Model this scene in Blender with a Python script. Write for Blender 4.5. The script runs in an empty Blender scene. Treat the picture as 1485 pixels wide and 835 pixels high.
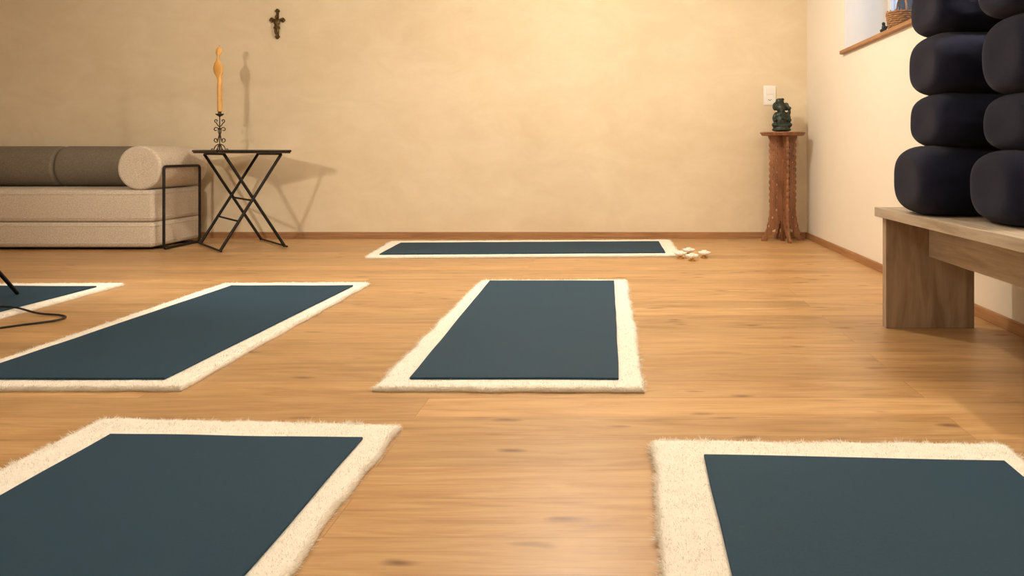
import bpy, bmesh, math, random
import numpy as np
from mathutils import Vector, Matrix, noise, Euler
random.seed(4); rng = np.random.default_rng(7)
scene = bpy.context.scene
try:
    scene.view_settings.view_transform = 'Standard'
    scene.view_settings.look = 'None'
except Exception: pass
COL = scene.collection
WALL_Y, WALL_X, LEFT_X, FRONT_Y, CEIL = 6.51, 1.584, -5.9, -1.6, 2.42

# ---------------------------------------------------------------- materials
def lin(c):
    return tuple(((v/255)/12.92 if v/255 <= .04045 else ((v/255+.055)/1.055)**2.4) for v in c)+(1,)
def newmat(name):
    m = bpy.data.materials.new(name); m.use_nodes = True
    nt = m.node_tree; b = nt.nodes['Principled BSDF']
    return m, nt, b
def N(nt, t, **kw):
    n = nt.nodes.new(t)
    for k, v in kw.items():
        if k in n.inputs: n.inputs[k].default_value = v
        else: setattr(n, k, v)
    return n
def simple(name, c, rough=.6, metal=0, nscale=40, namt=.15, bump=.1, spec=.5, sheen=0, bdist=.002, stretch=(1,1,1), detail=3.0):
    m, nt, b = newmat(name); L = nt.links.new
    tc = N(nt, 'ShaderNodeTexCoord'); mp = N(nt, 'ShaderNodeMapping'); mp.inputs['Scale'].default_value = stretch
    L(tc.outputs['Object'], mp.inputs['Vector'])
    no = N(nt, 'ShaderNodeTexNoise', Scale=nscale, Detail=detail, Roughness=.6); L(mp.outputs[0], no.inputs['Vector'])
    cr = N(nt, 'ShaderNodeValToRGB'); cl = lin(c)
    cr.color_ramp.elements[0].position = .3; cr.color_ramp.elements[1].position = .7
    cr.color_ramp.elements[0].color = tuple(v*(1-namt) for v in cl[:3])+(1,)
    cr.color_ramp.elements[1].color = tuple(min(1, v*(1+namt)) for v in cl[:3])+(1,)
    L(no.outputs['Fac'], cr.inputs[0]); L(cr.outputs[0], b.inputs['Base Color'])
    b.inputs['Roughness'].default_value = rough; b.inputs['Metallic'].default_value = metal
    b.inputs['Specular IOR Level'].default_value = spec
    if sheen: b.inputs['Sheen Weight'].default_value = sheen
    if bump:
        bp = N(nt, 'ShaderNodeBump', Strength=bump, Distance=bdist); L(no.outputs['Fac'], bp.inputs['Height']); L(bp.outputs[0], b.inputs['Normal'])
    return m

def mat_floor():
    m, nt, b = newmat('oak_planks'); L = nt.links.new
    tc = N(nt, 'ShaderNodeTexCoord')
    br = N(nt, 'ShaderNodeTexBrick', offset=.37, offset_frequency=2)
    br.inputs['Color1'].default_value = (0,0,0,1); br.inputs['Color2'].default_value = (1,1,1,1); br.inputs['Mortar'].default_value = (.5,.5,.5,1)
    br.inputs['Scale'].default_value = 1; br.inputs['Mortar Size'].default_value = .0012; br.inputs['Mortar Smooth'].default_value = .2
    br.inputs['Brick Width'].default_value = 2.3; br.inputs['Row Height'].default_value = .165
    mpb = N(nt, 'ShaderNodeMapping'); mpb.inputs['Location'].default_value = (.55, .03, 0)
    L(tc.outputs['Object'], mpb.inputs['Vector']); L(mpb.outputs[0], br.inputs['Vector'])
    sep = N(nt, 'ShaderNodeSeparateXYZ'); L(tc.outputs['Object'], sep.inputs[0])
    rnd = N(nt, 'ShaderNodeMath', operation='MULTIPLY'); L(br.outputs['Color'], rnd.inputs[0]); rnd.inputs[1].default_value = 37
    def comb(sx, sy):
        a = N(nt, 'ShaderNodeMath', operation='MULTIPLY'); a.inputs[1].default_value = sx; L(sep.outputs[0], a.inputs[0])
        c = N(nt, 'ShaderNodeMath', operation='MULTIPLY'); c.inputs[1].default_value = sy; L(sep.outputs[1], c.inputs[0])
        v = N(nt, 'ShaderNodeCombineXYZ'); L(a.outputs[0], v.inputs[0]); L(c.outputs[0], v.inputs[1]); L(rnd.outputs[0], v.inputs[2]); return v
    v1 = comb(1.3, 9); g = N(nt, 'ShaderNodeTexNoise', Scale=1.6, Detail=5.0, Roughness=.6, Distortion=1.3); L(v1.outputs[0], g.inputs['Vector'])
    v2 = comb(4, 110); g2 = N(nt, 'ShaderNodeTexNoise', Scale=1.5, Detail=2.0, Roughness=.6); L(v2.outputs[0], g2.inputs['Vector'])
    mixg = N(nt, 'ShaderNodeMath', operation='MULTIPLY_ADD'); L(g2.outputs['Fac'], mixg.inputs[0]); mixg.inputs[1].default_value = .28
    s = N(nt, 'ShaderNodeMath', operation='MULTIPLY'); L(g.outputs['Fac'], s.inputs[0]); s.inputs[1].default_value = .72; L(s.outputs[0], mixg.inputs[2])
    cr = N(nt, 'ShaderNodeValToRGB'); e = cr.color_ramp.elements
    e[0].position = .30; e[0].color = lin((160,117,74)); e[1].position = .68; e[1].color = lin((211,174,125))
    k = cr.color_ramp.elements.new(.48); k.color = lin((191,150,101))
    L(mixg.outputs[0], cr.inputs[0])
    tone = N(nt, 'ShaderNodeMapRange'); L(br.outputs['Color'], tone.inputs[0]); tone.inputs[3].default_value = .80; tone.inputs[4].default_value = 1.08
    mt = N(nt, 'ShaderNodeVectorMath', operation='SCALE'); L(cr.outputs[0], mt.inputs[0]); L(tone.outputs[0], mt.inputs['Scale'])
    v3 = comb(1.9, 5.4); vo = N(nt, 'ShaderNodeTexVoronoi', Scale=1.9, Randomness=1.0)
    wn = N(nt, 'ShaderNodeTexNoise', Scale=3.0, Detail=2.0); L(v3.outputs[0], wn.inputs['Vector'])
    ad = N(nt, 'ShaderNodeMixRGB', blend_type='ADD'); ad.inputs[0].default_value = .16; L(v3.outputs[0], ad.inputs[1]); L(wn.outputs['Color'], ad.inputs[2])
    L(ad.outputs[0], vo.inputs['Vector'])
    kr = N(nt, 'ShaderNodeValToRGB'); kr.color_ramp.elements[0].position = .03; kr.color_ramp.elements[0].color = (1,1,1,1)
    kr.color_ramp.elements[1].position = .17; kr.color_ramp.elements[1].color = (0,0,0,1)
    L(vo.outputs['Distance'], kr.inputs[0])
    kf = N(nt, 'ShaderNodeMath', operation='MULTIPLY'); kf.inputs[1].default_value = .85; L(kr.outputs[0], kf.inputs[0])
    mk = N(nt, 'ShaderNodeMixRGB'); L(kf.outputs[0], mk.inputs[0]); L(mt.outputs[0], mk.inputs[1]); mk.inputs[2].default_value = lin((100,64,38))
    mm = N(nt, 'ShaderNodeMixRGB'); ms = N(nt, 'ShaderNodeMath', operation='MULTIPLY'); ms.inputs[1].default_value = .42; L(br.outputs['Fac'], ms.inputs[0])
    L(ms.outputs[0], mm.inputs[0]); L(mk.outputs[0], mm.inputs[1]); mm.inputs[2].default_value = lin((105,70,42))
    L(mm.outputs[0], b.inputs['Base Color'])
    rr = N(nt, 'ShaderNodeMapRange'); L(g.outputs['Fac'], rr.inputs[0]); rr.inputs[3].default_value = .32; rr.inputs[4].default_value = .46
    L(rr.outputs[0], b.inputs['Roughness']); b.inputs['Specular IOR Level'].default_value = .5
    bp = N(nt, 'ShaderNodeBump', Strength=.08, Distance=.003); L(mixg.outputs[0], bp.inputs['Height']); L(bp.outputs[0], b.inputs['Normal'])
    return m

def mat_plaster(name, c, var=.07, bump=.25, c2=None):
    m, nt, b = newmat(name); L = nt.links.new
    tc = N(nt, 'ShaderNodeTexCoord')
    n1 = N(nt, 'ShaderNodeTexNoise', Scale=.9, Detail=7.0, Roughness=.62, Distortion=.3); L(tc.outputs['Object'], n1.inputs['Vector'])
    mp = N(nt, 'ShaderNodeMapping'); mp.inputs['Scale'].default_value = (1.6, 1.6, 3.0); mp.inputs['Rotation'].default_value = (0, .12, 0); L(tc.outputs['Object'], mp.inputs['Vector'])
    n2 = N(nt, 'ShaderNodeTexNoise', Scale=1.6, Detail=7.0, Roughness=.68, Distortion=.7); L(mp.outputs[0], n2.inputs['Vector'])
    mx = N(nt, 'ShaderNodeMixRGB'); mx.inputs[0].default_value = .45; L(n1.outputs['Fac'], mx.inputs[1]); L(n2.outputs['Fac'], mx.inputs[2])
    cr = N(nt, 'ShaderNodeValToRGB'); cl = lin(c); cr.color_ramp.elements[0].position = .36; cr.color_ramp.elements[1].position = .64
    cd = lin(c2) if c2 else tuple(v*(1-2*var) for v in cl[:3])+(1,)
    cr.color_ramp.elements[0].color = cd; cr.color_ramp.elements[1].color = cl
    L(mx.outputs[0], cr.inputs[0]); L(cr.outputs[0], b.inputs['Base Color'])
    b.inputs['Roughness'].default_value = .8; b.inputs['Specular IOR Level'].default_value = .25
    bp = N(nt, 'ShaderNodeBump', Strength=bump, Distance=.01); L(n2.outputs['Fac'], bp.inputs['Height']); L(bp.outputs[0], b.inputs['Normal'])
    return m

def mat_wood(name, c1, c2, stretch=(1.5, 22, 22), rough=.55, scale=2.0, bump=.15):
    m, nt, b = newmat(name); L = nt.links.new
    tc = N(nt, 'ShaderNodeTexCoord'); mp = N(nt, 'ShaderNodeMapping'); mp.inputs['Scale'].default_value = stretch; L(tc.outputs['Object'], mp.inputs['Vector'])
    n1 = N(nt, 'ShaderNodeTexNoise', Scale=scale, Detail=5.0, Roughness=.65, Distortion=.6); L(mp.outputs[0], n1.inputs['Vector'])
    cr = N(nt, 'ShaderNodeValToRGB'); cr.color_ramp.elements[0].position = .35; cr.color_ramp.elements[1].position = .65
    cr.color_ramp.elements[0].color = lin(c2); cr.color_ramp.elements[1].color = lin(c1)
    L(n1.outputs['Fac'], cr.inputs[0]); L(cr.outputs[0], b.inputs['Base Color']); b.inputs['Roughness'].default_value = rough
    bp = N(nt, 'ShaderNodeBump', Strength=bump, Distance=.002); L(n1.outputs['Fac'], bp.inputs['Height']); L(bp.outputs[0], b.inputs['Normal'])
    return m
def mat_pile():
    m, nt, b = newmat('wool_strands'); L = nt.links.new
    tc = N(nt, 'ShaderNodeTexCoord'); no = N(nt, 'ShaderNodeTexNoise', Scale=25.0, Detail=2.0); L(tc.outputs['Object'], no.inputs['Vector'])
    cr = N(nt, 'ShaderNodeValToRGB'); cr.color_ramp.elements[0].color = lin((246,242,234)); cr.color_ramp.elements[1].color = lin((253,251,245)); L(no.outputs['Fac'], cr.inputs[0])
    d = N(nt, 'ShaderNodeBsdfDiffuse'); t = N(nt, 'ShaderNodeBsdfTranslucent'); mx = N(nt, 'ShaderNodeMixShader'); mx.inputs[0].default_value = .45
    L(cr.outputs[0], d.inputs[0]); L(cr.outputs[0], t.inputs[0]); L(d.outputs[0], mx.inputs[1]); L(t.outputs[0], mx.inputs[2]); L(mx.outputs[0], nt.nodes['Material Output'].inputs['Surface'])
    return m

M = dict(
 floor=mat_floor(),
 back=mat_plaster('clay_plaster', (231,216,189), c2=(218,200,169), bump=.16),
 side=mat_plaster('cream_plaster', (240,232,219), .02, .08),
 ceil=mat_plaster('ceiling_paint', (236,230,218), .02, .05),
 base=mat_wood('baseboard_oak', (176,130,88), (148,104,66), (1.5,1.5,30)),
 bench=mat_wood('bench_oak_panel', (184,165,143), (144,124,103), (10,10,1.3)),
 benchtop=mat_wood('bench_oak_board', (202,189,171), (166,150,130), (18,1.3,18)),
 fleece=simple('wool_fleece', (252,248,240), .95, nscale=90, namt=.02, bump=.4, spec=.1, bdist=.004),
 pile=mat_pile(),
 mat=simple('mat_blue_rubber', (31,60,80), .78, nscale=260, namt=.10, bump=.2, spec=.25, bdist=.001),
 navy=simple('navy_cotton', (29,32,52), .95, nscale=300, namt=.2, bump=.3, spec=.1, sheen=.08, bdist=.001),
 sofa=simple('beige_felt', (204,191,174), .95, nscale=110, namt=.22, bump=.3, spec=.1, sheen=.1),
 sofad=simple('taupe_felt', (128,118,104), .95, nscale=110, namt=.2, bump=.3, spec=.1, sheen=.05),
 iron=simple('black_iron', (38,34,32), .5, metal=.6, nscale=60, namt=.3, bump=.2),
 rust=simple('wrought_iron', (66,54,42), .6, metal=.5, nscale=80, namt=.4, bump=.4),
 bronze=simple('aged_bronze', (92,74,42), .45, metal=.75, nscale=70, namt=.5, bump=.4),
 green=simple('dark_green_bronze', (46,56,48), .42, metal=.3, nscale=50, namt=.5, bump=.5),
 carved=mat_wood('rosewood', (158,108,74), (118,76,50), (12,12,2), .5),
 plastic=simple('white_plastic', (240,238,232), .4, nscale=5, namt=.01, bump=0),
 dark=simple('dark_plastic', (20,20,20), .5, nscale=5, namt=.05, bump=0),
 wicker=simple('wicker', (160,118,80), .7, nscale=60, namt=.3, bump=.4),
 porcelain=simple('porcelain', (250,248,242), .3, nscale=8, namt=.02, bump=0),
 brass=simple('brass', (200,150,70), .35, metal=.8, nscale=20, namt=.1, bump=.05),
 frame=simple('window_paint', (226,228,230), .4, nscale=5, namt=.01, bump=0),
 wax=simple('amber_beeswax', (214,160,80), .35, nscale=14, namt=.12, bump=.05),
)
def glass():
    m, nt, b = newmat('window_glass'); L = nt.links.new
    t = N(nt, 'ShaderNodeBsdfTransparent'); g = N(nt, 'ShaderNodeBsdfGlossy', Roughness=.02); mx = N(nt, 'ShaderNodeMixShader'); mx.inputs[0].default_value = .06
    L(t.outputs[0], mx.inputs[1]); L(g.outputs[0], mx.inputs[2]); L(mx.outputs[0], nt.nodes['Material Output'].inputs['Surface']); return m
M['glass'] = glass()
def emis(name, c, s):
    m, nt, b = newmat(name); b.inputs['Base Color'].default_value = c; b.inputs['Emission Color'].default_value = c; b.inputs['Emission Strength'].default_value = s; return m
M['lampglass'] = emis('lamp_diffuser', (1,.88,.7,1), 3)

# ---------------------------------------------------------------- helpers
def obj(name, me, mat=None, parent=None, smooth=False):
    o = bpy.data.objects.new(name, me); COL.objects.link(o)
    if mat: me.materials.append(mat)
    if smooth: me.polygons.foreach_set('use_smooth', [True]*len(me.polygons))
    if parent: o.parent = parent
    return o
def empty(name, loc=(0,0,0)):
    e = bpy.data.objects.new(name, None); e.empty_display_size = .1; COL.objects.link(e); return e
def box(name, lo, hi, mat, parent=None, bev=0, seg=2):
    bm = bmesh.new(); bmesh.ops.create_cube(bm, size=1)
    for v in bm.verts:
        v.co = Vector([lo[i]+(v.co[i]+.5)*(hi[i]-lo[i]) for i in range(3)])
    if bev: bmesh.ops.bevel(bm, geom=bm.edges[:], offset=bev, segments=seg, profile=.5, affect='EDGES')
    me = bpy.data.meshes.new(name); bm.to_mesh(me); bm.free()
    return obj(name, me, mat, parent, smooth=bool(bev and seg > 2))
def boxes(name, lst, mat, parent=None):
    bm = bmesh.new()
    for lo, hi in lst:
        r = bmesh.ops.create_cube(bm, size=1)
        for v in r['verts']: v.co = Vector([lo[i]+(v.co[i]+.5)*(hi[i]-lo[i]) for i in range(3)])
    me = bpy.data.meshes.new(name); bm.to_mesh(me); bm.free(); return obj(name, me, mat, parent)
def curve_mesh(name, polys, r, mat, parent=None, cyclic=False, res=4):
    cu = bpy.data.curves.new(name, 'CURVE'); cu.dimensions = '3D'; cu.bevel_depth = r; cu.bevel_resolution = res; cu.use_fill_caps = True
    for pts in polys:
        sp = cu.splines.new('POLY'); sp.points.add(len(pts)-1)
        for i, p in enumerate(pts): sp.points[i].co = (*p[:3], 1)
        sp.use_cyclic_u = cyclic
    t = bpy.data.objects.new('tmp', cu); COL.objects.link(t)
    dg = bpy.context.evaluated_depsgraph_get(); me = bpy.data.meshes.new_from_object(t.evaluated_get(dg))
    bpy.data.objects.remove(t); bpy.data.curves.remove(cu); me.materials.clear()
    return obj(name, me, mat, parent, True)
def rounded(pts, rad, seg=6, closed=False):
    pts = [Vector(p) for p in pts]; out = []; n = len(pts)
    for i in range(n):
        if not closed and i in (0, n-1): out.append(pts[i]); continue
        p, a, c = pts[i], pts[i-1], pts[(i+1) % n]
        u = (a-p).normalized(); w = (c-p).normalized()
        s, e = p+u*rad, p+w*rad
        for k in range(seg+1):
            t = k/seg; out.append((1-t)**2*s+2*t*(1-t)*p+t*t*e)
    return out
def lathe(name, prof, mat, loc, parent=None, seg=32, fn=None):
    bm = bmesh.new(); rings = []
    for j, (r, z) in enumerate(prof):
        ring = []
        for i in range(seg):
            a = 2*math.pi*i/seg
            x, y = r*math.cos(a), r*math.sin(a)
            if fn: x, y = fn(j, r, z, a)
            ring.append(bm.verts.new((loc[0]+x, loc[1]+y, loc[2]+z)))
        rings.append(ring)
    for j in range(len(rings)-1):
        for i in range(seg): bm.faces.new((rings[j][i], rings[j][(i+1) % seg], rings[j+1][(i+1) % seg], rings[j+1][i]))
    bm.faces.new(rings[0][::-1]); bm.faces.new(rings[-1])
    me = bpy.data.meshes.new(name); bm.to_mesh(me); bm.free(); return obj(name, me, mat, parent, True)
def blob(name, parts, mat, parent=None, vox=.006, base=(0,0,0)):
    bm = bmesh.new()
    for c, r, *rot in parts:
        mtx = Matrix.Translation(Vector(c)+Vector(base))
        if rot: mtx = mtx @ Euler(rot[0]).to_matrix().to_4x4()
        mtx = mtx @ Matrix.Diagonal((*r, 1))
        bmesh.ops.create_uvsphere(bm, u_segments=20, v_segments=12, radius=1, matrix=mtx)
    me = bpy.data.meshes.new(name); bm.to_mesh(me); bm.free()
    o = obj(name, me, mat, parent, True)
    rm = o.modifiers.new('remesh', 'REMESH'); rm.mode = 'VOXEL'; rm.voxel_size = vox; rm.use_smooth_shade = True
    sm = o.modifiers.new('smooth', 'SMOOTH'); sm.factor = .5; sm.iterations = 2
    return o

# ---------------------------------------------------------------- room
T = .36
box('floor', (LEFT_X-.1, FRONT_Y-.1, -.1), (WALL_X+T, WALL_Y+.1, 0), M['floor'])
box('ceiling', (LEFT_X-.1, FRONT_Y-.1, CEIL), (WALL_X+T, WALL_Y+.1, CEIL+.1), M['ceil'])
box('wall_back', (LEFT_X-.1, WALL_Y, 0), (WALL_X+T, WALL_Y+.1, CEIL), M['back'])
box('wall_left', (LEFT_X-.1, FRONT_Y, 0), (LEFT_X, WALL_Y, CEIL), M['side'])
box('wall_front', (LEFT_X-.1, FRONT_Y-.1, 0), (WALL_X+T, FRONT_Y, CEIL), M['side'])
WY0, WY1, WZ0, WZ1 = 3.95, 5.42, 1.40, 2.08
boxes('wall_right', [((WALL_X, FRONT_Y, 0), (WALL_X+T, WY0, CEIL)), ((WALL_X, WY1, 0), (WALL_X+T, WALL_Y, CEIL)),
      ((WALL_X, WY0, 0), (WALL_X+T, WY1, WZ0)), ((WALL_X, WY0, WZ1), (WALL_X+T, WY1, CEIL))], M['side'])
box('baseboard_back', (LEFT_X, WALL_Y-.014, 0), (WALL_X-.012, WALL_Y, .05), M['base'], bev=.003)
box('baseboard_right', (WALL_X-.014, FRONT_Y, 0), (WALL_X, WALL_Y-.014, .05), M['base'], bev=.003)
box('baseboard_left', (LEFT_X, FRONT_Y, 0), (LEFT_X+.014, WALL_Y-.014, .05), M['base'], bev=.003)
w = empty('window_1')
xo = WALL_X+.30
fr = [((xo, WY0, WZ0+.025), (xo+.05, WY0+.06, WZ1)), ((xo, WY1-.06, WZ0+.025), (xo+.05, WY1, WZ1)),
      ((xo, WY0+.06, WZ0+.025), (xo+.05, WY1-.06, WZ0+.085)), ((xo, WY0+.06, WZ1-.06), (xo+.05, WY1-.06, WZ1)),
      ((xo, (WY0+WY1)/2-.03, WZ0+.085), (xo+.05, (WY0+WY1)/2+.03, WZ1-.06))]
boxes('window_frame', fr, M['frame'], w)
boxes('window_pane', [((xo+.02, WY0+.06, WZ0+.085), (xo+.026, WY1-.06, WZ1-.06))], M['glass'], w)
box('trim_window_sill', (WALL_X-.03, WY0-.03, WZ0), (xo, WY1+.03, WZ0+.025), M['base'], bev=.004)

# ---------------------------------------------------------------- fleece rugs and mats
def quadP(c, u, v):
    nl, nr, frr, fl = [np.array(p, float) for p in c]
    u = np.asarray(u)[..., None]; v = np.asarray(v)[..., None]
    return (1-u)*(1-v)*nl+u*(1-v)*nr+u*v*frr+(1-u)*v*fl
def in_quad(c, P, shrink=0):
    ok = np.ones(len(P), bool)
    for i in range(4):
        a = np.array(c[i]); b = np.array(c[(i+1) % 4]); d = b-a; n = np.array([-d[1], d[0]])/np.linalg.norm(d)
        ok &= ((P-a)@n) > shrink
    return ok
FT = .017
def rug(fc, bc, seed, dens=60000):
    nl, nr, frr, fl = [Vector(p) for p in fc]
    W = (nr-nl).length; H = (fl-nl).length
    def params(Ln):
        e = [0, .003, .008, .016, .03]; k = int((Ln-.06)/.02); mid = list(np.linspace(.05, Ln-.05, k))
        return np.array(e+mid+[Ln-q for q in e[::-1]])/Ln
    us, vs = params(W), params(H)
    bm = bmesh.new(); g = []
    def edge_off(s, k):
        return .008*noise.noise(Vector((s*7, k*7.3, seed)))+.003*noise.noise(Vector((s*34, k*3.1, seed+5)))
    def warp(x, y, u, v):
        dx = (edge_off(v*H, 1)*(1-u)+edge_off(v*H, 2)*u)
        dy = (edge_off(u*W, 3)*(1-v)+edge_off(u*W, 4)*v)
        return x+dx, y+dy
    for v in vs:
        row = []
        for u in us:
            p = quadP(fc, u, v); x, y = warp(p[0], p[1], u, v)
            d = min(u*W, (1-u)*W, v*H, (1-v)*H); t = min(d/.016, 1)
            z = FT*math.sqrt(max(0, 1-(1-t)**2))
            ins = in_quad(bc, np.array([[p[0], p[1]]]), -.01)[0]
            if d > .004 and not ins: z += .003*noise.noise(Vector((x*30, y*30, seed)))
            row.append(bm.verts.new((x, y, max(z, .0005))))
        g.append(row)
    for j in range(len(vs)-1):
        for i in range(len(us)-1): bm.faces.new((g[j][i], g[j][i+1], g[j+1][i+1], g[j+1][i]))
    loop = g[0]+[r[-1] for r in g[1:]]+g[-1][-2::-1]+[r[0] for r in g[-2:0:-1]]
    bm.faces.new(loop[::-1])
    me = bpy.data.meshes.new('sheepskin_rug'); bm.to_mesh(me); bm.free()
    o = obj('sheepskin_rug', me, M['fleece'], None, True)
    n = int(W*H*dens); u = rng.random(n); v = rng.random(n)
    ne = int((W+H)*2*1900)
    ue = rng.random(ne); ve = rng.random(ne); side = rng.integers(0, 4, ne); off = rng.random(ne)*.010
    ue = np.where(side == 0, off/W, np.where(side == 1, 1-off/W, ue)); ve = np.where(side == 2, off/H, np.where(side == 3, 1-off/H, ve))
    u = np.concatenate([u, ue]); v = np.concatenate([v, ve])
    P = quadP(fc, u, v); keep = ~in_quad(bc, P, .004); P = P[keep]; u = u[keep]; v = v[keep]
    P2 = np.array([warp(P[i, 0], P[i, 1], u[i], v[i]) for i in range(len(P))])
    d = np.minimum(np.minimum(u*W, (1-u)*W), np.minimum(v*H, (1-v)*H)); t = np.clip(d/.016, 0, 1)
    z = FT*np.sqrt(1-(1-t)**2)*.9
    ox = np.where(u*W == d, -1, np.where((1-u)*W == d, 1, 0)); oy = np.where(v*H == d, -1, np.where((1-v)*H == d, 1, 0))
    out = np.stack([ox, oy], 1)*np.exp(-d/.012)[:, None]
    a = 3*np.sin(P[:, 0]*41+seed)+3*np.cos(P[:, 1]*37+seed*2)
    hd = np.stack([np.cos(a), np.sin(a)], 1)*.3+rng.normal(0, .5, (len(P), 2))+out*1.5
    up = .45+.4*rng.random(len(P)); up = np.where(d < .012, up*.45, up)
    D = np.concatenate([hd, up[:, None]], 1); D /= np.linalg.norm(D, axis=1)[:, None]
    ln = .0035+.0045*rng.random(len(P)); ln = np.where(d < .012, ln*2.1+.001, ln)
    tuft = .6+.8*(.5+.5*np.sin(P[:, 0]*190+3*np.sin(P[:, 1]*33)))*(.5+.5*np.sin(P[:, 1]*170+3*np.sin(P[:, 0]*29)))
    ln = np.where(d < .012, ln*tuft, ln)
    ang = rng.random(len(P))*math.pi; S = np.stack([np.cos(ang), np.sin(ang), np.zeros(len(P))], 1)*.0011
    B = np.concatenate([P2, z[:, None]], 1); B[:, 2] = np.maximum(B[:, 2], .0012)
    tip = B+D*ln[:, None]; tip[:, 2] = np.maximum(tip[:, 2], .0008)
    V = np.stack([B-S, B+S, tip], 1).reshape(-1, 3)
    tb = in_quad(bc, tip[:, :2], 0)
    V = V.reshape(-1, 3, 3)[~tb].reshape(-1, 3); k = len(V)//3
    me = bpy.data.meshes.new('wool_pile'); me.vertices.add(k*3); me.vertices.foreach_set('co', V.ravel())
    me.loops.add(k*3); me.loops.foreach_set('vertex_index', np.arange(k*3)); me.polygons.add(k)
    me.polygons.foreach_set('loop_start', np.arange(k)*3); me.polygons.foreach_set('loop_total', np.full(k, 3)); me.update(); me.validate()
    obj('wool_pile', me, M['pile'], o)
    bm = bmesh.new(); nu, nv = 14, 34; gt = []
    for j in range(nv+1):
        r = []
        for i in range(nu+1):
            p = quadP(bc, i/nu, j/nv); e = .003*noise.noise(Vector((p[0]*4, p[1]*4, seed)))
            r.append(bm.verts.new((p[0]+(e if i in (0, nu) else 0), p[1]+(e*1.5 if j in (0, nv) else 0), FT+.001)))
        gt.append(r)
    fs = [bm.faces.new((gt[j][i], gt[j][i+1], gt[j+1][i+1], gt[j+1][i])) for j in range(nv) for i in range(nu)]
    ex = bmesh.ops.extrude_face_region(bm, geom=fs)
    for q in ex['geom']:
        if isinstance(q, bmesh.types.BMVert): q.co.z += .007+.0012*noise.noise(Vector((q.co.x*5, q.co.y*5, seed)))
    bmesh.ops.recalc_face_normals(bm, faces=bm.faces[:])
    me = bpy.data.meshes.new('yoga_mat'); bm.to_mesh(me); bm.free()
    m = obj('yoga_mat', me, M['mat'], None, False)
    bv = m.modifiers.new('bevel', 'BEVEL'); bv.width = .002; bv.segments = 2; bv.limit_method = 'ANGLE'
rug([(-.732,2.335),(.083,2.325),(.057,4.30),(-.752,4.285)], [(-.640,2.405),(.006,2.40),(-.016,4.215),(-.690,4.215)], 1, 40000)
rug([(-2.10,2.335),(-1.31,2.338),(-1.335,4.215),(-2.115,4.19)], [(-2.035,2.40),(-1.394,2.40),(-1.378,4.06),(-2.01,4.06)], 2, 35000)
rug([(-3.45,2.25),(-2.635,2.25),(-2.65,4.19),(-3.46,4.17)], [(-3.38,2.33),(-2.705,2.33),(-2.70,4.04),(-3.37,4.05)], 3, 20000)
rug([(-1.695,5.25),(.44,5.35),(.424,6.26),(-1.79,6.16)], [(-1.62,5.31),(.335,5.40),(.325,6.07),(-1.66,5.97)], 4, 25000)
rug([(-1.365,.08),(-.535,.08),(-.564,2.02),(-1.37,2.065)], [(-1.24,.15),(-.605,.15),(-.621,1.90),(-1.252,1.925)], 5, 75000)
rug([(.05,-.05),(.93,-.05),(.938,1.885),(.0845,1.91)], [(.165,.02),(.835,.02),(.872,1.755),(.20,1.794)], 6, 75000)

# ---------------------------------------------------------------- bench
b = empty('bench')
box('bench_seat', (1.073,2.03,.452), (1.482,3.25,.49), M['benchtop'], b, .002)
box('leg_far', (1.097,3.18,0), (1.458,3.222,.452), M['bench'], b, .002)
box('leg_near', (1.097,2.06,0), (1.458,2.10,.452), M['bench'], b, .002)
box('apron', (1.272,2.10,.292), (1.294,3.18,.452), M['benchtop'], b, .002)

def bolster(name, ax, x0, x1, cy, z0, z1, ry, mat, parent=None, n=2.5, rnd=.05, seed=0, wob=.004, wrk=0):
    """cushion roll along X (ax=0) or Y (ax=1)"""
    Ln = x1-x0; rz = (z1-z0)/2; cz = (z0+z1)/2; seg = 64; bm = bmesh.new(); rings = []
    st = []
    for k in range(11): a = math.pi/2*k/10; st.append((rnd*(1-math.cos(a)), 1-(rnd/ry)*(1-math.sin(a))))
    mid = [(rnd+(Ln-2*rnd)*k/24, 1) for k in range(1, 24)]
    end = [(Ln-s, r) for s, r in st[::-1]]
    prof = [(.006,.02)]+[(.006*(1-q), q*st[0][1]) for q in (.35, .7)]+st+mid+end+[(Ln-.006*(1-q), q*st[0][1]) for q in (.7, .35)]+[(Ln-.006,.02)]
    for s, r in prof:
        ring = []
        for i in range(seg):
            a = 2*math.pi*i/seg; ca, sa = math.cos(a), math.sin(a)
            f = (abs(ca)**n+abs(sa)**n)**(-1/n)
            dn = wob*noise.noise(Vector((s*9, ca*1.5*r, sa*1.5*r+seed)))
            if wrk: dn += wrk*noise.noise(Vector((s*12+seed, ca*3*r, sa*3*r)))*(1-abs(sa)**3)*min(1, s/.05)
            k = 1+dn/ry
            yy, zz = cy+ry*f*ca*r*k, cz+rz*f*sa*r
            ring.append(bm.verts.new((x0+s, yy, zz) if ax == 0 else (yy, x0+s, zz)))
        rings.append(ring)
    for j in range(len(rings)-1):
        for i in range(seg): bm.faces.new((rings[j][i], rings[j][(i+1) % seg], rings[j+1][(i+1) % seg], rings[j+1][i]))
    bm.faces.new(rings[0][::-1]); bm.faces.new(rings[-1]); bmesh.ops.recalc_face_normals(bm, faces=bm.faces[:])
    me = bpy.data.meshes.new(name); bm.to_mesh(me); bm.free()
    return obj(name, me, mat, parent, True)
for i, (xs, z0, z1) in enumerate([(1.062,.490,.742),(1.125,.732,.936),(1.121,.926,1.154),(1.128,1.144,1.36)]):
    bolster('meditation_bolster', 0, xs, 1.565, 2.87, z0, z1, .185, M['navy'], n=2.8, rnd=.08, seed=i*3.1, wob=.008, wrk=.008)
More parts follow.
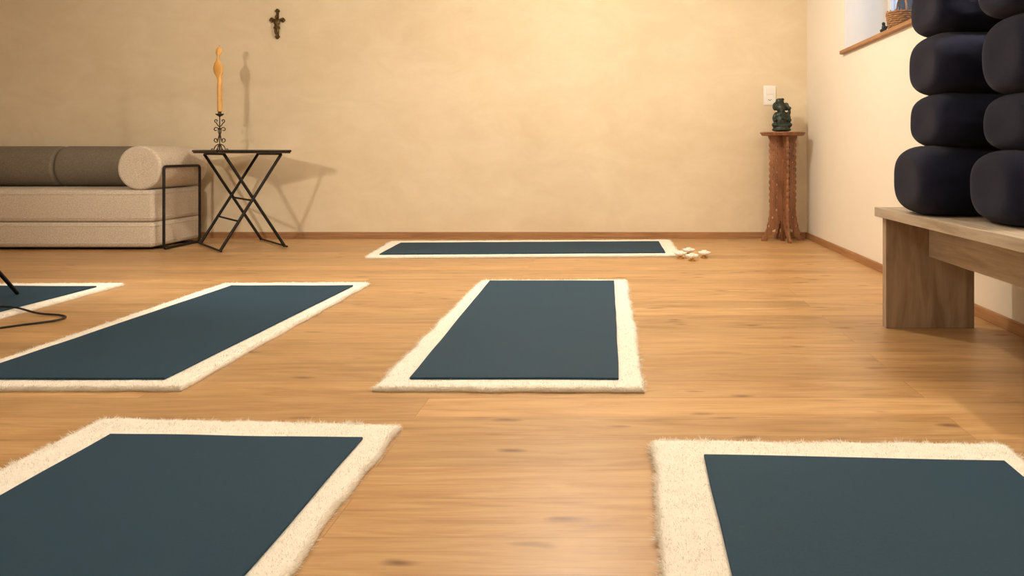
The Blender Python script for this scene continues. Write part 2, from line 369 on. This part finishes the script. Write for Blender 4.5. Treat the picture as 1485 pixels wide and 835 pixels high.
for i, (xs, z0, z1) in enumerate([(1.160,.490,.726),(1.205,.716,.908),(1.20,.898,1.154),(1.185,1.144,1.36)]):
    bolster('meditation_bolster', 0, xs, 1.568, 2.44, z0, z1, .185, M['navy'], n=2.8, rnd=.08, seed=20+i*3.1, wob=.008, wrk=.008)

# ---------------------------------------------------------------- daybed
s = empty('daybed')
def cushion(name, lo, hi, mat, parent, seed):
    bm = bmesh.new(); bmesh.ops.create_cube(bm, size=1)
    for v in bm.verts: v.co = Vector([lo[i]+(v.co[i]+.5)*(hi[i]-lo[i]) for i in range(3)])
    bmesh.ops.bevel(bm, geom=bm.edges[:], offset=.028, segments=5, profile=.5, affect='EDGES')
    me = bpy.data.meshes.new(name); bm.to_mesh(me); bm.free(); return obj(name, me, mat, parent, True)
XR, XL = -3.39, -5.45
cushion('mattress_lower', (XL,5.69,.02), (XR,6.36,.205), M['sofa'], s, 1)
cushion('mattress_upper', (XL,5.69,.207), (XR,6.36,.44), M['sofa'], s, 2)
for z in (.05, .175, .237, .41):
    p = rounded([(XL-.0,5.69,z),(XR,5.69,z),(XR,6.36,z),(XL,6.36,z)], .028, closed=True)
    curve_mesh('piping', [p], .003, M['sofa'], s, cyclic=True, res=2)
bolster('armrest_roll', 1, 5.70, 6.36, -3.50, .441, .765, .162, M['sofa'], s, n=2.05, rnd=.022, wob=.002)
bolster('armrest_roll', 1, 5.70, 6.36, XL+.17, .441, .765, .162, M['sofa'], s, n=2.05, rnd=.022, wob=.002)
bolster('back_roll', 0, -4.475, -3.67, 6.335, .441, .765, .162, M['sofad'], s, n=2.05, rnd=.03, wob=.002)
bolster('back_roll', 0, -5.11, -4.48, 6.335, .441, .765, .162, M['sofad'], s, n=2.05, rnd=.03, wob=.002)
for xx in (-3.322, XL-.03):
    r = rounded([(xx,5.71,.01),(xx,5.71,.612),(xx,6.20,.612),(xx,6.20,.01)], .03, closed=True)
    curve_mesh('arm_frame', [r], .010, M['iron'], s, cyclic=True)
curve_mesh('base_rails', [[(XL-.03,5.80,.01),(-3.322,5.80,.01)], [(XL-.03,6.15,.01),(-3.322,6.15,.01)]], .009, M['iron'], s)

# ---------------------------------------------------------------- folding table
t = empty('folding_tray_table')
F1 = Vector((-2.84,5.57,0)); vh = Vector((.766,.643,0)); wh = Vector((-.643,.766,0)); vl, wl = .45, .60
TZ = .722
up = Vector((0,0,1))
def P(a, c, z): return F1+vh*a+wh*c+up*z
legs = []
for c in (0, wl):
    legs.append(('leg_front' if c == 0 else 'leg_back', [[P(0,c,.008), P(vl-.03,c,TZ-.02)], [P(vl,c+.012,.008), P(.03,c+.012,TZ-.02)]]))
for nme, pl in legs: curve_mesh(nme, pl, .011, M['iron'], t)
curve_mesh('stretchers', [[P(0,-.04,.012),P(0,wl+.04,.012)],[P(vl,-.04,.012),P(vl,wl+.04,.012)],
    [P(vl*.28,0,.215),P(vl*.28,wl,.215)],[P(vl*.5,0,TZ*.5),P(vl*.5,wl,TZ*.5)],[P(.03,0,TZ-.02),P(.03,wl,TZ-.02)],[P(vl-.03,0,TZ-.02),P(vl-.03,wl,TZ-.02)]], .007, M['iron'], t)
def slab(name, a0, a1, c0, c1, z0, z1, mat, parent, bev=.003):
    bm = bmesh.new(); bmesh.ops.create_cube(bm, size=1)
    for v in bm.verts:
        q = v.co+Vector((.5,.5,.5)); v.co = P(a0+q.x*(a1-a0), c0+q.y*(c1-c0), z0+q.z*(z1-z0))
    bmesh.ops.bevel(bm, geom=bm.edges[:], offset=bev, segments=2, profile=.5, affect='EDGES')
    me = bpy.data.meshes.new(name); bm.to_mesh(me); bm.free(); return obj(name, me, mat, parent)
slab('tray_top', -.03, vl+.01, -.09, wl+.10, TZ-.014, TZ, M['rust'], t)
rim = rounded([P(-.035,-.095,TZ+.004),P(vl+.015,-.095,TZ+.004),P(vl+.015,wl+.105,TZ+.004),P(-.035,wl+.105,TZ+.004)], .03, closed=True)
curve_mesh('tray_rim', [rim], .008, M['iron'], t, cyclic=True)

# ---------------------------------------------------------------- candlestick + candle
cx, cy = -3.035, 5.95
c = empty('candlestick')
zb = TZ
sc = []
def plane_pts(pts, ang): return [(cx+r*math.cos(ang), cy+r*math.sin(ang), zb+z) for r, z in pts]
def spiral(r0, z0, rad, turns, a0, sgn, n=26):
    out = []
    for k in range(n):
        q = k/(n-1); rr = rad*(1-.7*q); a = a0+sgn*turns*2*math.pi*q
        out.append((r0+rr*math.cos(a), z0+rr*math.sin(a)))
    return out
for k in range(2):
    ang = math.radians(8)+k*math.pi
    foot = [(.004,.055),(.018,.052),(.032,.040),(.040,.020),(.046,.006)]+spiral(.052,.016,.010,.8,-2.4,1,12)
    sc.append(plane_pts(foot, ang))
    low = spiral(.026,.088,.018,1.0,-2.2,1)[::-1]+[(.008,.108),(.004,.13),(.010,.150)]+spiral(.028,.168,.018,.9,2.9,-1)
    sc.append(plane_pts(low, ang))
    hi = [(.004,.19),(.014,.200),(.022,.215)]+spiral(.024,.234,.014,.9,-1.3,1)
    sc.append(plane_pts(hi, ang))
for k in range(2):
    ang = math.radians(98)+k*math.pi
    sc.append(plane_pts([(.004,.055),(.018,.052),(.032,.040),(.040,.020),(.046,.006)]+spiral(.052,.016,.010,.8,-2.4,1,12), ang))
curve_mesh('scrollwork', sc, .0036, M['rust'], c, res=3)
lathe('stem', [(.005,.004),(.006,.05),(.004,.06),(.004,.165),(.009,.172),(.009,.178),(.004,.184),(.004,.262),(.008,.268),(.022,.276),(.030,.284),(.031,.288),(.022,.288),(.012,.286),(.0115,.30),(.013,.302),(.010,.304),(.002,.300)], M['rust'], (cx,cy,zb), c, 20)
key = [(0,.018,.018),(.02,.018,.018),(.21,.018,.018),(.235,.015,.016),(.26,.020,.014),(.30,.037,.013),(.33,.039,.012),(.36,.030,.011),(.39,.013,.010),(.41,.006,.009),(.425,.009,.009),(.45,.022,.010),(.475,.021,.009),(.49,.010,.008),(.497,.004,.004)]
def interp(z):
    for a, bb in zip(key, key[1:]):
        if z <= bb[0]:
            q = (z-a[0])/(bb[0]-a[0]); q = q*q*(3-2*q); return a[1]+(bb[1]-a[1])*q, a[2]+(bb[2]-a[2])*q
    return key[-1][1:]
prof = [(1, .497*k/90) for k in range(91)]
def cfn(j, r, z, a):
    rx, ry = interp(z); tw = max(0, z-.30)*2.0-.1
    x, y = rx*math.cos(a), ry*math.sin(a)
    off = -.014*math.sin(max(0, z-.24)*12)
    return off+x*math.cos(tw)-y*math.sin(tw), x*math.sin(tw)+y*math.cos(tw)
cand = lathe('beeswax_candle', prof, M['wax'], (cx,cy,zb+.3045), None, 28, cfn)
curve_mesh('wick', [[(cx-.0005,cy,zb+.80),(cx,cy,zb+.812)]], .001, M['dark'], cand)

# ---------------------------------------------------------------- crucifix
X = (403-895)*.00576; Z = .72+(220-35)*.00576; Y = WALL_Y-.002
cr = empty('crucifix')
boxes('cross', [((X-.010, Y-.012, Z-.115), (X+.010, Y, Z+.115)), ((X-.048, Y-.0125, Z+.022), (X+.048, Y-.0005, Z+.042))], M['bronze'], cr)
buds = []
for bx, bz in [(-.052,.032),(.052,.032),(0,.113),(0,-.112)]:
    buds.append(((X+bx, Y-.010, Z+bz), (.015,.010,.015)))
    for q in (-1, 1): buds.append(((X+bx-(.006*np.sign(bx)), Y-.010, Z+bz+q*.012) if bx else (X+q*.012, Y-.010, Z+bz-.006*np.sign(bz)), (.010,.009,.010)))
blob('buds', buds, M['bronze'], cr, .003)
blob('corpus', [((X,Y-.028,Z+.056),(.013,.013,.016)), ((X,Y-.022,Z+.012),(.026,.015,.032)), ((X,Y-.022,Z-.020),(.020,.013,.024)),
     ((X,Y-.022,Z-.034),(.028,.016,.017)), ((X-.008,Y-.024,Z-.060),(.011,.011,.030)), ((X+.008,Y-.024,Z-.060),(.011,.011,.030)), ((X,Y-.020,Z-.092),(.010,.010,.026)),
     ((X-.030,Y-.020,Z+.034),(.026,.008,.010),(0,.35,0)), ((X+.030,Y-.020,Z+.034),(.026,.008,.010),(0,-.35,0)), ((X-.048,Y-.019,Z+.044),(.008,.007,.008)), ((X+.048,Y-.019,Z+.044),(.008,.007,.008))], M['bronze'], cr, .003)

# ---------------------------------------------------------------- wall switch
X, Z = 1.273, 1.19
sw = empty('light_switch_and_socket')
box('cover_plate', (X-.052, WALL_Y-.010, Z-.082), (X+.052, WALL_Y, Z+.082), M['plastic'], sw, .003, 3)
box('rocker', (X-.034, WALL_Y-.014, Z+.008), (X+.034, WALL_Y-.0095, Z+.070), M['plastic'], sw, .0015)
box('socket_insert', (X-.034, WALL_Y-.012, Z-.070), (X+.034, WALL_Y-.0095, Z-.004), M['plastic'], sw, .0012)
for i, (dx, dz) in enumerate([(-.010,0),(.010,0),(0,-.006)]):
    curve_mesh('contact_hole_%d' % (i+1), [[(X+dx, WALL_Y-.0125, Z-.036+dz), (X+dx, WALL_Y-.0115, Z-.036+dz)]], .004, M['dark'], sw)

# ---------------------------------------------------------------- carved pedestal
px, py = 1.338, 6.30
pd = empty('carved_pedestal_table')
def panel(name, ang, ht=.855):
    def hw(z):
        q = z/.30; return .172-.068*(1-(1-q)**2.2)
    side = [(.135,0),(.176,0),(.178,.018)]
    z = .03
    while z < .30: side.append((hw(z)+.004*abs(math.sin(z*60)), z)); z += .008
    while z < .80:
        side.append((.100+.012*abs(math.sin((z-.30)*math.pi/.050))**.7, z)); z += .005
    side += [(.106,.81),(.118,.835),(.118,ht)]
    pts = side+[(-x, zz) for x, zz in side[::-1]]
    arch = [(-.135,0),(-.118,.04),(-.088,.060),(-.092,.085),(-.060,.10),(-.058,.13),(-.030,.145),(-.022,.175),(-.012,.15),(-.012,0)]
    arch2 = [(-x, z) for x, z in arch[::-1]]
    outer = pts[:-1]+[(-.135,0)]+arch[1:]+arch2[:-1]
    holes = []
    def circ(x, z, r, n=12, sx=1): holes.append([(x+sx*r*math.cos(2*math.pi*k/n), z+r*math.sin(2*math.pi*k/n)) for k in range(n)])
    zz = .335; i = 0
    while zz < .80:
        for sgn in (-1, 1):
            circ(sgn*.084, zz, .007)
            if i % 2 == 0: circ(sgn*.048, zz+.02, .012, 12, .75)
            else:
                holes.append([(sgn*.050, zz+.006), (sgn*.057, zz+.020), (sgn*.050, zz+.034), (sgn*.043, zz+.020)])
        zz += .050; i += 1
    for sgn in (-1, 1):
        circ(sgn*.05, .25, .012); circ(sgn*.085, .19, .011); circ(sgn*.115, .12, .010); circ(sgn*.04, .20, .008); circ(sgn*.145,.05,.007)
    cu = bpy.data.curves.new(name, 'CURVE'); cu.dimensions = '2D'; cu.fill_mode = 'BOTH'; cu.extrude = .0085; cu.bevel_depth = .0012
    for pl in [outer]+holes:
        sp = cu.splines.new('POLY'); sp.points.add(len(pl)-1); sp.use_cyclic_u = True
        for k, q in enumerate(pl): sp.points[k].co = (q[0], q[1], 0, 1)
    tt = bpy.data.objects.new('tmp', cu); COL.objects.link(tt)
    dg = bpy.context.evaluated_depsgraph_get(); me = bpy.data.meshes.new_from_object(tt.evaluated_get(dg))
    bpy.data.objects.remove(tt); me.materials.clear()
    me.transform(Matrix.Translation((px,py,0)) @ Matrix.Rotation(ang, 4, 'Z') @ Matrix.Rotation(math.pi/2, 4, 'X'))
    return obj(name, me, M['carved'], pd)
panel('carved_panel_a', math.radians(8)); panel('carved_panel_b', math.radians(98))
lathe('table_top', [(.10,.848),(.165,.850),(.172,.856),(.172,.864),(.180,.868),(.182,.872),(.178,.878),(.165,.879)], M['carved'], (px,py,0), pd, 48)

# statue
st = empty('ganesha_statue')
B = (1.325, 6.28, .879)
blob('seated_figure', [((0,0,.018),(.080,.062,.018)), ((0,0,.032),(.072,.055,.014)),
  ((-.042,-.012,.055),(.042,.036,.024),(0,.1,.3)), ((.042,-.012,.055),(.042,.036,.024),(0,-.1,-.3)), ((0,-.03,.05),(.05,.024,.018)),
  ((0,0,.095),(.052,.044,.050)), ((0,.004,.135),(.054,.040,.036)), ((-.054,-.002,.125),(.018,.020,.038),(0,.35,0)), ((.054,-.002,.125),(.018,.020,.038),(0,-.35,0)),
  ((-.060,-.022,.095),(.016,.026,.016)), ((.060,-.022,.095),(.016,.026,.016)), ((.060,-.012,.160),(.012,.012,.028)), ((.060,-.014,.19),(.016,.014,.016)),
  ((-.008,-.008,.195),(.042,.038,.038)), ((-.052,.0,.205),(.026,.010,.034),(0,0,.4)), ((.036,.0,.205),(.026,.010,.034),(0,0,-.4)),
  ((-.016,-.002,.240),(.036,.030,.018)), ((-.016,0,.256),(.032,.026,.016)), ((.006,0,.262),(.016,.014,.012)),
  ((-.010,-.042,.172),(.013,.016,.018)), ((-.012,-.052,.148),(.011,.011,.022)), ((-.004,-.054,.120),(.010,.010,.020)), ((.010,-.054,.105),(.014,.009,.010))],
  M['green'], st, .004, B)

# ---------------------------------------------------------------- tealights
for (x, y, hsc) in [(.428,5.27,1),(.495,5.15,1),(.50,5.45,1.1),(.592,5.30,1)]:
    e = empty('tealight_holder')
    lathe('foot', [(.024,.001),(.026,.004),(.012,.010),(.010,.014),(.022,.018)], M['brass'], (x,y,0), e, 24)
    def petal(j, r, z, a):
        q = r*(1+.10*abs(math.cos(4*a))*(r > .02)); return q*math.cos(a), q*math.sin(a)
    lathe('bowl', [(.008,.017),(.024,.019),(.036,.028),(.041,.040),(.038,.040),(.030,.028),(.004,.024)], M['porcelain'], (x,y,0), e, 48, petal)
    lathe('candle', [(.017,.0265),(.018,.048),(.016,.050),(.003,.049)], M['porcelain'], (x,y,0), e, 24)

# ---------------------------------------------------------------- window sill things
SZ = WZ0+.025
bs = empty('wicker_basket'); bx, by = 1.745, 4.78
rings = []
for k in range(12):
    z = SZ+.007+k*.0125; r = .068+.018*k/11
    rings.append([(bx+(r+.003*math.sin(12*a+math.pi*k))*math.cos(a), by+(r+.003*math.sin(12*a+math.pi*k))*math.sin(a), z) for a in np.linspace(0, 2*math.pi, 72, endpoint=False)])
curve_mesh('weave', rings, .0066, M['wicker'], bs, cyclic=True, res=3)
curve_mesh('stakes', [[(bx+(.068)*math.cos(a), by+.068*math.sin(a), SZ+.004),(bx+.087*math.cos(a), by+.087*math.sin(a), SZ+.158)] for a in np.linspace(0, 2*math.pi, 16, endpoint=False)], .004, M['wicker'], bs, res=2)
lathe('basket_bottom', [(.02,.001),(.068,.001),(.068,.008),(.02,.008)], M['wicker'], (bx,by,SZ), bs, 32)
curve_mesh('handle', [[(bx, by+.086*math.cos(a), SZ+.15+.10*math.sin(a)) for a in np.linspace(0, math.pi, 24)]], .006, M['wicker'], bs)
blob('figurine', [((0,0,.008),(.024,.018,.008)), ((0,0,.028),(.018,.016,.022)), ((.0,0,.052),(.013,.012,.016)), ((-.002,0,.072),(.011,.011,.012)), ((.014,0,.045),(.006,.006,.018),(0,.4,0)), ((-.016,-.004,.030),(.010,.008,.010))],
  M['dark'], None, .003, (1.622, 4.74, SZ))

# ---------------------------------------------------------------- floor lamp
fl = empty('floor_lamp')
hub = Vector((-2.76,3.16,.52)); head = Vector((-2.76,3.16,1.32)); zf = .030
feet = [Vector((-2.925,3.80,zf)), Vector((-3.20,2.78,zf)), Vector((-2.30,2.86,.008))]
for i, f in enumerate(feet): curve_mesh('tripod_leg_%d' % (i+1), [[f, hub]], .009, M['iron'], fl)
curve_mesh('pole', [[hub-Vector((0,0,.15)), head-Vector((0,0,.03))]], .011, M['iron'], fl)
d = (Vector((-1.3,6.3,1.05))-head).normalized()
rot = d.to_track_quat('Z', 'Y').to_matrix().to_4x4()
hd = lathe('lamp_head', [(.02,-.10),(.05,-.10),(.06,-.08),(.07,-.02),(.10,.03),(.103,.03),(.072,-.015),(.02,-.02)], M['iron'], (0,0,0), fl, 32)
hd.data.transform(Matrix.Translation(head) @ rot)
cab = []
ctrl = [(-3.35,2.9,.03),(-3.3,3.0,.032),(-3.0,3.03,.032),(-2.75,3.07,.032),(-2.58,3.12,.006),(-2.45,3.22,.006),(-2.385,3.29,.006),(-2.38,3.36,.006),(-2.44,3.41,.006),(-2.56,3.44,.008),(-2.70,3.46,.032),(-2.9,3.44,.032),(-3.1,3.4,.032),(-3.4,3.38,.03),(-3.6,3.4,.006)]
ctrl = [Vector(q) for q in ctrl]
for i in range(1, len(ctrl)-2):
    for k in range(8):
        q = k/8; p0, p1, p2, p3 = ctrl[i-1], ctrl[i], ctrl[i+1], ctrl[i+2]
        cab.append(.5*((2*p1)+(-p0+p2)*q+(2*p0-5*p1+4*p2-p3)*q*q+(-p0+3*p1-3*p2+p3)*q**3))
curve_mesh('power_cable', [cab], .0045, M['dark'], fl)

# ---------------------------------------------------------------- lights
def light(kind, name, loc, power, col, target=None, parent=None, **kw):
    l = bpy.data.lights.new(name, kind); l.energy = power; l.color = col
    for k, v in kw.items(): setattr(l, k, v)
    o = bpy.data.objects.new(name, l); o.location = loc; COL.objects.link(o); o.parent = parent
    if target is not None: o.rotation_euler = (Vector(target)-Vector(loc)).to_track_quat('-Z', 'Y').to_euler()
    return o
WARM = (1, .885, .725)
light('SPOT', 'floor_lamp_bulb', head+d*.04, 95, WARM, target=head+d, parent=fl, spot_size=2.6, spot_blend=.6, shadow_soft_size=.06)
for i, (x, y, p) in enumerate([(-.25,4.5,104), (-1.3,1.6,40), (1.43,2.25,64), (-4.3,1.8,8)]):
    e = empty('ceiling_lamp')
    lathe('lamp_base', [(.07,0),(.075,-.004),(.075,-.03),(.06,-.034)][::-1], M['frame'], (x,y,CEIL), e, 32)
    lathe('diffuser', [(.02,-.05),(.05,-.046),(.062,-.034),(.06,-.030)], M['lampglass'], (x,y,CEIL), e, 32)
    light('POINT', 'ceiling_bulb', (x,y,CEIL-.12), p, WARM, parent=e, shadow_soft_size=.06)
light('AREA', 'window_daylight', (WALL_X+T+.35,(WY0+WY1)/2,1.95), 11, (.42,.66,1), target=(WALL_X,(WY0+WY1)/2+.1,1.6), shape='RECTANGLE', size=1.3, size_y=.7)

wd = bpy.data.worlds.new('world'); scene.world = wd; wd.use_nodes = True
bgn = wd.node_tree.nodes['Background']; sky = wd.node_tree.nodes.new('ShaderNodeTexSky')
try: sky.sky_type = 'HOSEK_WILKIE'
except Exception: pass
wd.node_tree.links.new(sky.outputs[0], bgn.inputs[0]); bgn.inputs[1].default_value = .35

# ---------------------------------------------------------------- camera (level view camera with lens shift)
cam = bpy.data.cameras.new('camera'); co = bpy.data.objects.new('camera', cam); COL.objects.link(co)
co.location = (0,0,.72); co.rotation_euler = (math.pi/2,0,0)
cam.sensor_width = 36; cam.lens = 1130/1485*36; cam.shift_x = -152.5/1485; cam.shift_y = -197.5/1485; cam.clip_start = .02
scene.camera = co
